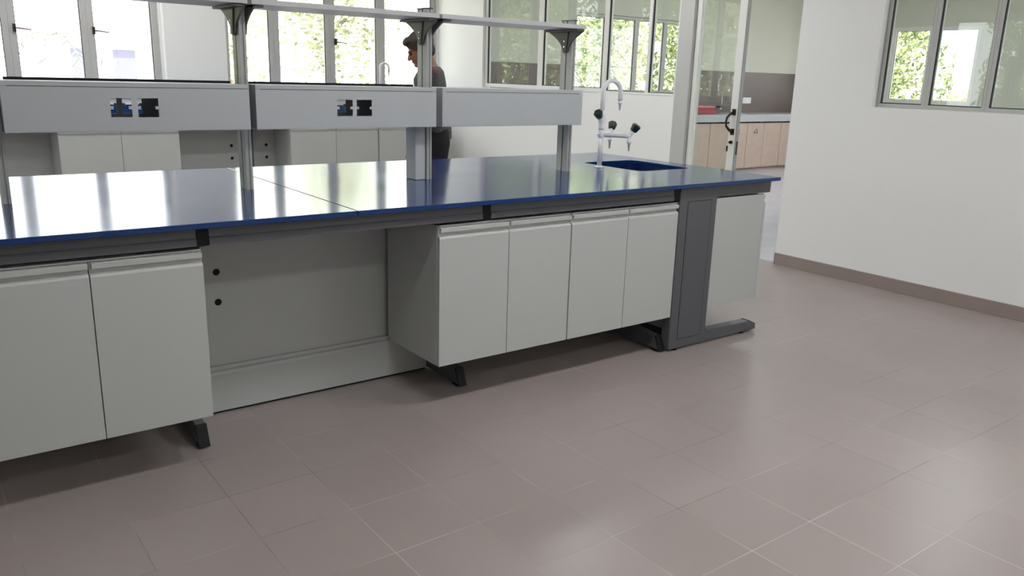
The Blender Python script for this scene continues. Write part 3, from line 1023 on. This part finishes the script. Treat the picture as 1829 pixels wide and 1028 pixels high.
t.part('body', bm, M['red'], 0.006)
bm = NB(); plate(bm, rect(5.982, 6.538, 5.952, 6.208), [rect(6.01, 6.51, 5.98, 6.18)], 'z', 1.0, 1.022)
t.part('rim', bm, M['redrim'], 0.003, label='pale pink rim')
t = Thing('wall_tap', 'chrome tap on the brown tiled wall above the pale counter', 'tap', (7.05, 6.38, 1.0))
bm = NB()
tube(bm, [(7.12, YN - 0.013, 1.0), (7.12, 6.33, 1.0), (7.06, 6.24, 1.002), (6.95, 6.17, 0.99), (6.90, 6.15, 0.965)], [0.02, 0.014, 0.012, 0.011, 0.011], 10)
t.part('spout', bm, M['chrome'])
bm = NB(); tube(bm, [(7.13, 6.33, 1.0), (7.135, 6.325, 1.05), (7.14, 6.33, 1.28)], [0.012, 0.008, 0.006], 8)
t.part('riser', bm, M['chrome'])
t = Thing('wall_socket', 'white double socket on the brown tiled wall', 'socket', (7.855, YN - 0.012, 1.06))
bm = NB(); box(bm, 7.745, 7.965, YN - 0.026, YN - 0.0125, 1.055, 1.155)
t.part('plate', bm, M['socket'], 0.003)
for q in (7.80, 7.91):
    t.part('switch', bx(q - 0.02, q + 0.02, YN - 0.029, YN - 0.0262, 1.085, 1.125), M['lamp_body'], 0.001)


# ------------------------------------------------------------------ person in the aisle
HX, HY = -0.60, 2.70
FW = Vector((-0.86, 0.51, 0)).normalized()
LF = Vector((-FW.y, FW.x, 0))
LF = Vector((-0.51, -0.86, 0)).normalized()     # the person's left, towards the camera


def W(f, l, z):
    return Vector((HX, HY, 0)) + FW * f + LF * l + Vector((0, 0, z))


BROT = Matrix((FW, LF, Vector((0, 0, 1)))).transposed()


def limb(bm, pts, rad, n=16):
    tube(bm, pts, rad, n)
    for p, r in zip(pts, rad):
        ball(bm, p, r * 0.995, u=16, v=10)


def torso(bm, g=0.0):
    secs = ((0.0, 0.92, 0.105, 0.165), (0.0, 1.02, 0.100, 0.160), (0.015, 1.14, 0.098, 0.150), (0.045, 1.26, 0.112, 0.168),
            (0.055, 1.36, 0.108, 0.180), (0.045, 1.42, 0.085, 0.165), (0.050, 1.455, 0.060, 0.095))
    rings = []
    for f, z, a, b in secs:
        rings.append([bm.verts.new(W(f + (a + g) * math.cos(q * math.pi / 12), (b + g) * math.sin(q * math.pi / 12), z)) for q in range(24)])
    for r0, r1 in zip(rings, rings[1:]):
        for q in range(24):
            bm.faces.new((r0[q], r0[(q + 1) % 24], r1[(q + 1) % 24], r1[q]))
    bm.faces.new(rings[0][::-1]); bm.faces.new(rings[-1])


def arm_pts(s):
    return [W(0.045, s * 0.185, 1.39), W(0.03, s * 0.215, 1.12), W(0.16, s * 0.19, 0.93)]


def leg_pts(s):
    return [W(0.0, s * 0.088, 0.90), W(0.03, s * 0.095, 0.50), W(-0.01, s * 0.10, 0.09)]


def remesh(o, vox, smooth=4):
    md = o.modifiers.new('one_surface', 'REMESH')
    md.mode = 'VOXEL'
    md.voxel_size = vox
    md.use_smooth_shade = True
    sm = o.modifiers.new('soften', 'SMOOTH')
    sm.iterations = smooth
    sm.factor = 0.5


pt = Thing('person', 'person in dark shirt and black trousers looking down behind the rack post', 'person', (HX, HY, 0))
bm = NB()
torso(bm)
for s in (1, -1):
    limb(bm, arm_pts(s), (0.048, 0.040, 0.028))
    limb(bm, leg_pts(s), (0.085, 0.055, 0.040))
    # foot
    ball(bm, W(0.06, s * 0.10, 0.045), 0.05, (2.4, 0.85, 0.85), BROT)
    # hand: palm, four bent fingers, thumb from the side of the palm
    w_ = arm_pts(s)[2]
    hd = (arm_pts(s)[2] - arm_pts(s)[1]).normalized()
    hd = (hd + Vector((0, 0, -0.35))).normalized()
    pc = w_ + hd * 0.05
    sd = FW.cross(Vector((0, 0, 1))).normalized()
    up = hd.cross(sd).normalized()
    rot = Matrix((hd, sd, up)).transposed()
    ball(bm, pc, 0.042, (1.15, 0.95, 0.42), rot)
    for q, ln in zip((-0.030, -0.010, 0.010, 0.030), (0.060, 0.072, 0.076, 0.066)):
        b0 = pc + hd * 0.035 + sd * q
        b1 = b0 + hd * ln * 0.5 - up * 0.006
        b2 = b1 + (hd * 0.7 + Vector((0, 0, -0.7))).normalized() * ln * 0.55
        limb(bm, [b0, b1, b2], (0.0095, 0.0088, 0.0075), 8)
    tb = pc - hd * 0.012 - sd * s * 0.03
    limb(bm, [tb, tb + hd * 0.03 - sd * s * 0.022, tb + hd * 0.058 - sd * s * 0.026], (0.012, 0.0105, 0.0085), 8)
# neck and bowed head
HC = W(0.125, 0.0, 1.575)
pitch = math.radians(24)
HR = BROT @ Matrix.Rotation(pitch, 3, 'Y')


def Hd(f, l, u):
    return HC + HR @ Vector((f, l, u))


limb(bm, [W(0.045, 0, 1.42), W(0.070, 0, 1.49), Hd(-0.015, 0, -0.05)], (0.066, 0.055, 0.056))
ball(bm, Hd(-0.012, 0, 0.035), 0.086, (1.10, 0.88, 0.95), HR, 24, 16)        # skull
ball(bm, Hd(0.035, 0, -0.035), 0.062, (0.90, 0.88, 1.15), HR, 24, 16)        # face
ball(bm, Hd(0.065, 0, -0.095), 0.026, (1.0, 1.15, 0.8), HR)                 # chin
ball(bm, Hd(0.066, 0, 0.012), 0.040, (0.75, 1.15, 0.36), HR)                # brow
limb(bm, [Hd(0.084, 0, 0.002), Hd(0.100, 0, -0.022), Hd(0.107, 0, -0.036)], (0.009, 0.011, 0.013), 10)   # nose
for s in (1, -1):
    ball(bm, Hd(0.098, s * 0.012, -0.038), 0.009, u=10, v=8)
    ball(bm, Hd(0.050, s * 0.034, -0.03), 0.024, (0.9, 0.8, 0.9), HR)      # cheek
    ball(bm, Hd(-0.005, s * 0.078, -0.012), 0.022, (0.8, 0.35, 1.35), HR)    # ear
ball(bm, Hd(0.086, 0, -0.062), 0.013, (0.7, 1.7, 0.45), HR)                 # upper lip
ball(bm, Hd(0.083, 0, -0.074), 0.012, (0.7, 1.5, 0.5), HR)                  # lower lip
body = pt.part('body', bm, M['skin'])
remesh(body, 0.0055, 3)
for s in (1, -1):
    bm = NB()
    ball(bm, Hd(0.078, s * 0.031, -0.008), 0.010, u=12, v=8)
    pt.part('eye', bm, M['black'])
bm = NB()
ball(bm, Hd(-0.022, 0, 0.048), 0.097, (1.08, 0.90, 0.92), HR, 32, 20)
ball(bm, Hd(-0.060, 0, -0.010), 0.070, (0.72, 1.02, 1.05), HR, 24, 16)
ball(bm, Hd(0.055, 0, 0.082), 0.048, (1.05, 1.30, 0.75), HR, 24, 16)         # fringe
for s in (1, -1):
    ball(bm, Hd(0.012, s * 0.068, 0.018), 0.034, (0.6, 0.45, 1.1), HR)        # sideburn
hair = pt.part('hair', bm, M['hair'])
remesh(hair, 0.006, 3)
bm = NB()
torso(bm, 0.014)
for s in (1, -1):
    a = arm_pts(s)
    limb(bm, [a[0], a[0].lerp(a[1], 0.85)], (0.068, 0.060))
shirt = pt.part('shirt', bm, M['shirt'])
remesh(shirt, 0.010, 4)
for s in (1, -1):
    a = arm_pts(s)
    bm = NB()
    ball(bm, a[0] + Vector((0, 0, 0.010)), 0.066, (1.05, 1.02, 0.8), BROT)
    pt.part('shoulder_panel', bm, M['shirt_red'], smooth=True, label='reddish shoulder panel of the shirt')
bm = NB()
secs = []
for s in (1, -1):
    l_ = leg_pts(s)
    limb(bm, [W(0.0, s * 0.075, 0.98), l_[0], l_[1], l_[2] + Vector((0, 0, 0.02))], (0.098, 0.105, 0.075, 0.062))
ball(bm, W(0, 0, 0.97), 0.11, (1.08, 1.6, 0.8), BROT)
tr = pt.part('trousers', bm, M['trouser'])
remesh(tr, 0.010, 4)
for s in (1, -1):
    bm = NB()
    ball(bm, W(0.065, s * 0.10, 0.05), 0.055, (2.5, 0.9, 0.9), BROT)
    bmesh.ops.bisect_plane(bm, geom=bm.verts[:] + bm.edges[:] + bm.faces[:], plane_co=(0, 0, 0.001), plane_no=(0, 0, 1), clear_inner=True)
    pt.part('shoe', bm, M['shoe'], smooth=True)

# ------------------------------------------------------------------ outside
bm = NB(); box(bm, -60, 80, -60, 90, -0.45, -0.35)
g = obj('yard_ground', bm, M['ground'])
g['kind'] = 'structure'


def crown_mesh(n, rx, rz, leaf, seed, lobes):
    rnd = random.Random(seed)
    bm = NB()
    cs = [(Vector((rnd.uniform(-0.6, 0.6) * rx, rnd.uniform(-0.6, 0.6) * rx, rnd.uniform(-0.62, 0.62) * rz)), rnd.uniform(0.35, 0.6)) for _ in range(lobes)]
    for _ in range(n):
        c, r = rnd.choice(cs)
        d = Vector((rnd.gauss(0, 1), rnd.gauss(0, 1), rnd.gauss(0, 1))).normalized()
        p = c + Vector((d.x * rx, d.y * rx, d.z * rz)) * r * rnd.uniform(0.7, 1.05)
        u = Vector((rnd.gauss(0, 1), rnd.gauss(0, 1), rnd.gauss(0, 1))).normalized()
        v = u.orthogonal().normalized()
        s = leaf * rnd.uniform(0.6, 1.4)
        w = u.cross(v) * s * 0.05
        q = [p - u * s, p + v * s * 0.42 + w, p + u * s, p - v * s * 0.42 + w]
        bm.faces.new([bm.verts.new(x) for x in q])
    return bm


def trunk_mesh(h, r, seed):
    rnd = random.Random(seed)
    bm = NB()
    pts, rad = [], []
    x = y = 0.0
    for q in range(7):
        pts.append((x, y, h * q / 6)); rad.append(r * (1.25 - 0.75 * q / 6))
        x += rnd.uniform(-0.06, 0.06); y += rnd.uniform(-0.06, 0.06)
    tube(bm, pts, rad, 10)
    for q in (3, 4, 5):
        a = rnd.uniform(0, 6.28)
        p = Vector(pts[q])
        tube(bm, [p, p + Vector((math.cos(a) * 0.4, math.sin(a) * 0.4, 0.45)), p + Vector((math.cos(a) * 0.75, math.sin(a) * 0.75, 1.1))], [rad[q] * 0.5, rad[q] * 0.35, 0.012], 8)
    return bm


GZ = -0.35
TL = {}


def tree(kind, x, y, s, rot, label):
    if kind not in TL:
        t = Thing('tree', None, 'tree', (0, 0, 0), 'trees in the yard outside')
        spec = {'loose': (5200, 1.5, 1.75, 0.085, 3, 14, 2.6, 2.6, 0.10, 'leaf'),
                'dense': (6500, 1.5, 1.9, 0.075, 5, 18, 2.3, 2.3, 0.13, 'leaf_dark'),
                'shrub': (3200, 0.9, 0.95, 0.060, 9, 12, 0.95, 0.9, 0.05, 'leaf')}[kind]
        n, rx, rz, lf, sd, lb, zc, th, tr_, mk = spec
        bm = crown_mesh(n, rx, rz, lf, sd, lb)
        bmesh.ops.translate(bm, verts=bm.verts[:], vec=(0, 0, zc))
        c = obj('crown', bm, M[mk], t.o)
        c['kind'] = 'stuff'
        obj('trunk', trunk_mesh(th, tr_, sd), M['bark'], t.o)
        TL[kind] = t.o
        o = t.o
    else:
        src = TL[kind]
        o = src.copy()
        COL.objects.link(o)
        for ch in list(src.children):
            c = ch.copy()
            c.parent = o
            COL.objects.link(c)
    o.location = (x, y, GZ)
    o.scale = (s, s, s)
    o.rotation_euler = (0, 0, rot)
    o['label'] = label
    return o


tree('loose', 3.3, 13.2, 1.05, 0.3, 'pale leafy tree outside the right-hand windows of this room')
tree('loose', 2.5, 17.8, 0.95, 2.0, 'pale leafy tree outside just right of the wall pier')
tree('shrub', 5.3, 11.6, 1.0, 0.8, 'low pale bush outside the window nearest the white corner wall')
tree('dense', 9.2, 12.9, 1.1, 0.2, 'bushy green tree outside the adjoining room, left in the partition glass')
tree('loose', 12.3, 14.6, 1.1, 1.2, 'pale tree with visible trunk outside, above the white tap')
tree('dense', 11.0, 10.1, 0.95, 2.4, 'bushy green tree outside, right in the partition glass')
tree('dense', 15.6, 13.0, 1.15, 4.0, 'bushy green tree outside, behind the rightmost partition pane')
tree('shrub', 7.4, 9.2, 0.95, 0.5, 'low bush before the left bushy tree in the partition glass')
tree('shrub', 8.6, 9.7, 0.72, 2.5, 'low bush before the pale trunk in the partition glass')
tree('dense', 17.4, 9.6, 1.1, 0.9, 'green tree outside seen in the left pane of the right-hand window')
tree('loose', 17.8, 5.2, 1.1, 2.9, 'pale tree outside seen in the middle pane of the right-hand window')
tree('shrub', 13.4, 5.9, 1.0, 1.9, 'low green bush outside the left pane of the right-hand window')
tree('shrub', 13.2, 3.9, 1.0, 0.1, 'low pale bush outside the middle pane of the right-hand window')
tree('dense', -14.5, 5.6, 1.1, 1.1, 'bushy tree outside the side window of the far left wall')
tree('dense', -4.9, 12.6, 1.15, 2.1, 'bushy tree left of the palm, added out of view to darken the partition reflection')  # this and the next trees are unseen, added to darken glass reflections
tree('dense', -8.6, 12.2, 1.2, 0.6, 'bushy tree far left outside, added out of view for the door glass reflection')
tree('loose', -12.4, 13.4, 1.25, 0.9, 'pale tree furthest left outside, added out of view for the glass reflections')
tree('loose', -6.6, 16.6, 1.3, 3.3, 'pale tree behind the two bushy trees, added out of view for the glass reflections')

# palm far left
t = Thing('palm_tree', 'thin arching palm outside the leftmost windows', 'palm', (-1.75, 12.4, GZ))
bm = NB(); tube(bm, [(-1.95, 12.4, GZ), (-1.93, 12.4, 0.9), (-1.88, 12.4, 1.6), (-1.84, 12.4, 1.82)], [0.07, 0.06, 0.05, 0.04], 10)
t.part('trunk', bm, M['palm_bark'])
rnd = random.Random(4)
for q in range(9):
    a = q * 2 * math.pi / 9 + 0.2
    bm = NB()
    pv = Vector((-1.84, 12.4, 1.8))
    spine = []
    for r in range(9):
        f = r / 8
        spine.append(pv + Vector((math.cos(a) * 0.75 * f, math.sin(a) * 0.75 * f, 0.40 * f - 0.75 * f * f)))
    tube(bm, spine, [0.012 - 0.001 * r for r in range(9)], 6)
    for r in range(1, 9):
        for s in (1, -1):
            p = spine[r]
            dn = Vector((-math.sin(a) * s, math.cos(a) * s, -0.35)).normalized()
            tg = (spine[r] - spine[r - 1]).normalized()
            b = p + (dn + tg * 0.5) * 0.22
            bm.faces.new([bm.verts.new(v) for v in (p - tg * 0.02, b, p + tg * 0.02)])
    t.part('frond', bm, M['leaf_palm'])
# house beyond
t = Thing('house', 'lavender grey house with pink roof far outside the left windows', 'house', (1.6, 25.5, GZ))
bm = NB(); box(bm, -0.4, 3.6, 24, 27, GZ, 2.05)
t.part('wall', bm, M['house'])
bm = NB(); prism(bm, [(23.7, 2.05), (27.3, 2.05), (25.5, 2.9)], 'x', -0.7, 3.9)
t.part('roof', bm, M['roof'])
for x in (0.2, 1.3, 2.4):
    bm = NB(); box(bm, x, x + 0.6, 23.97, 24.01, 0.9, 1.8)
    t.part('window', bm, M['house_glass'])
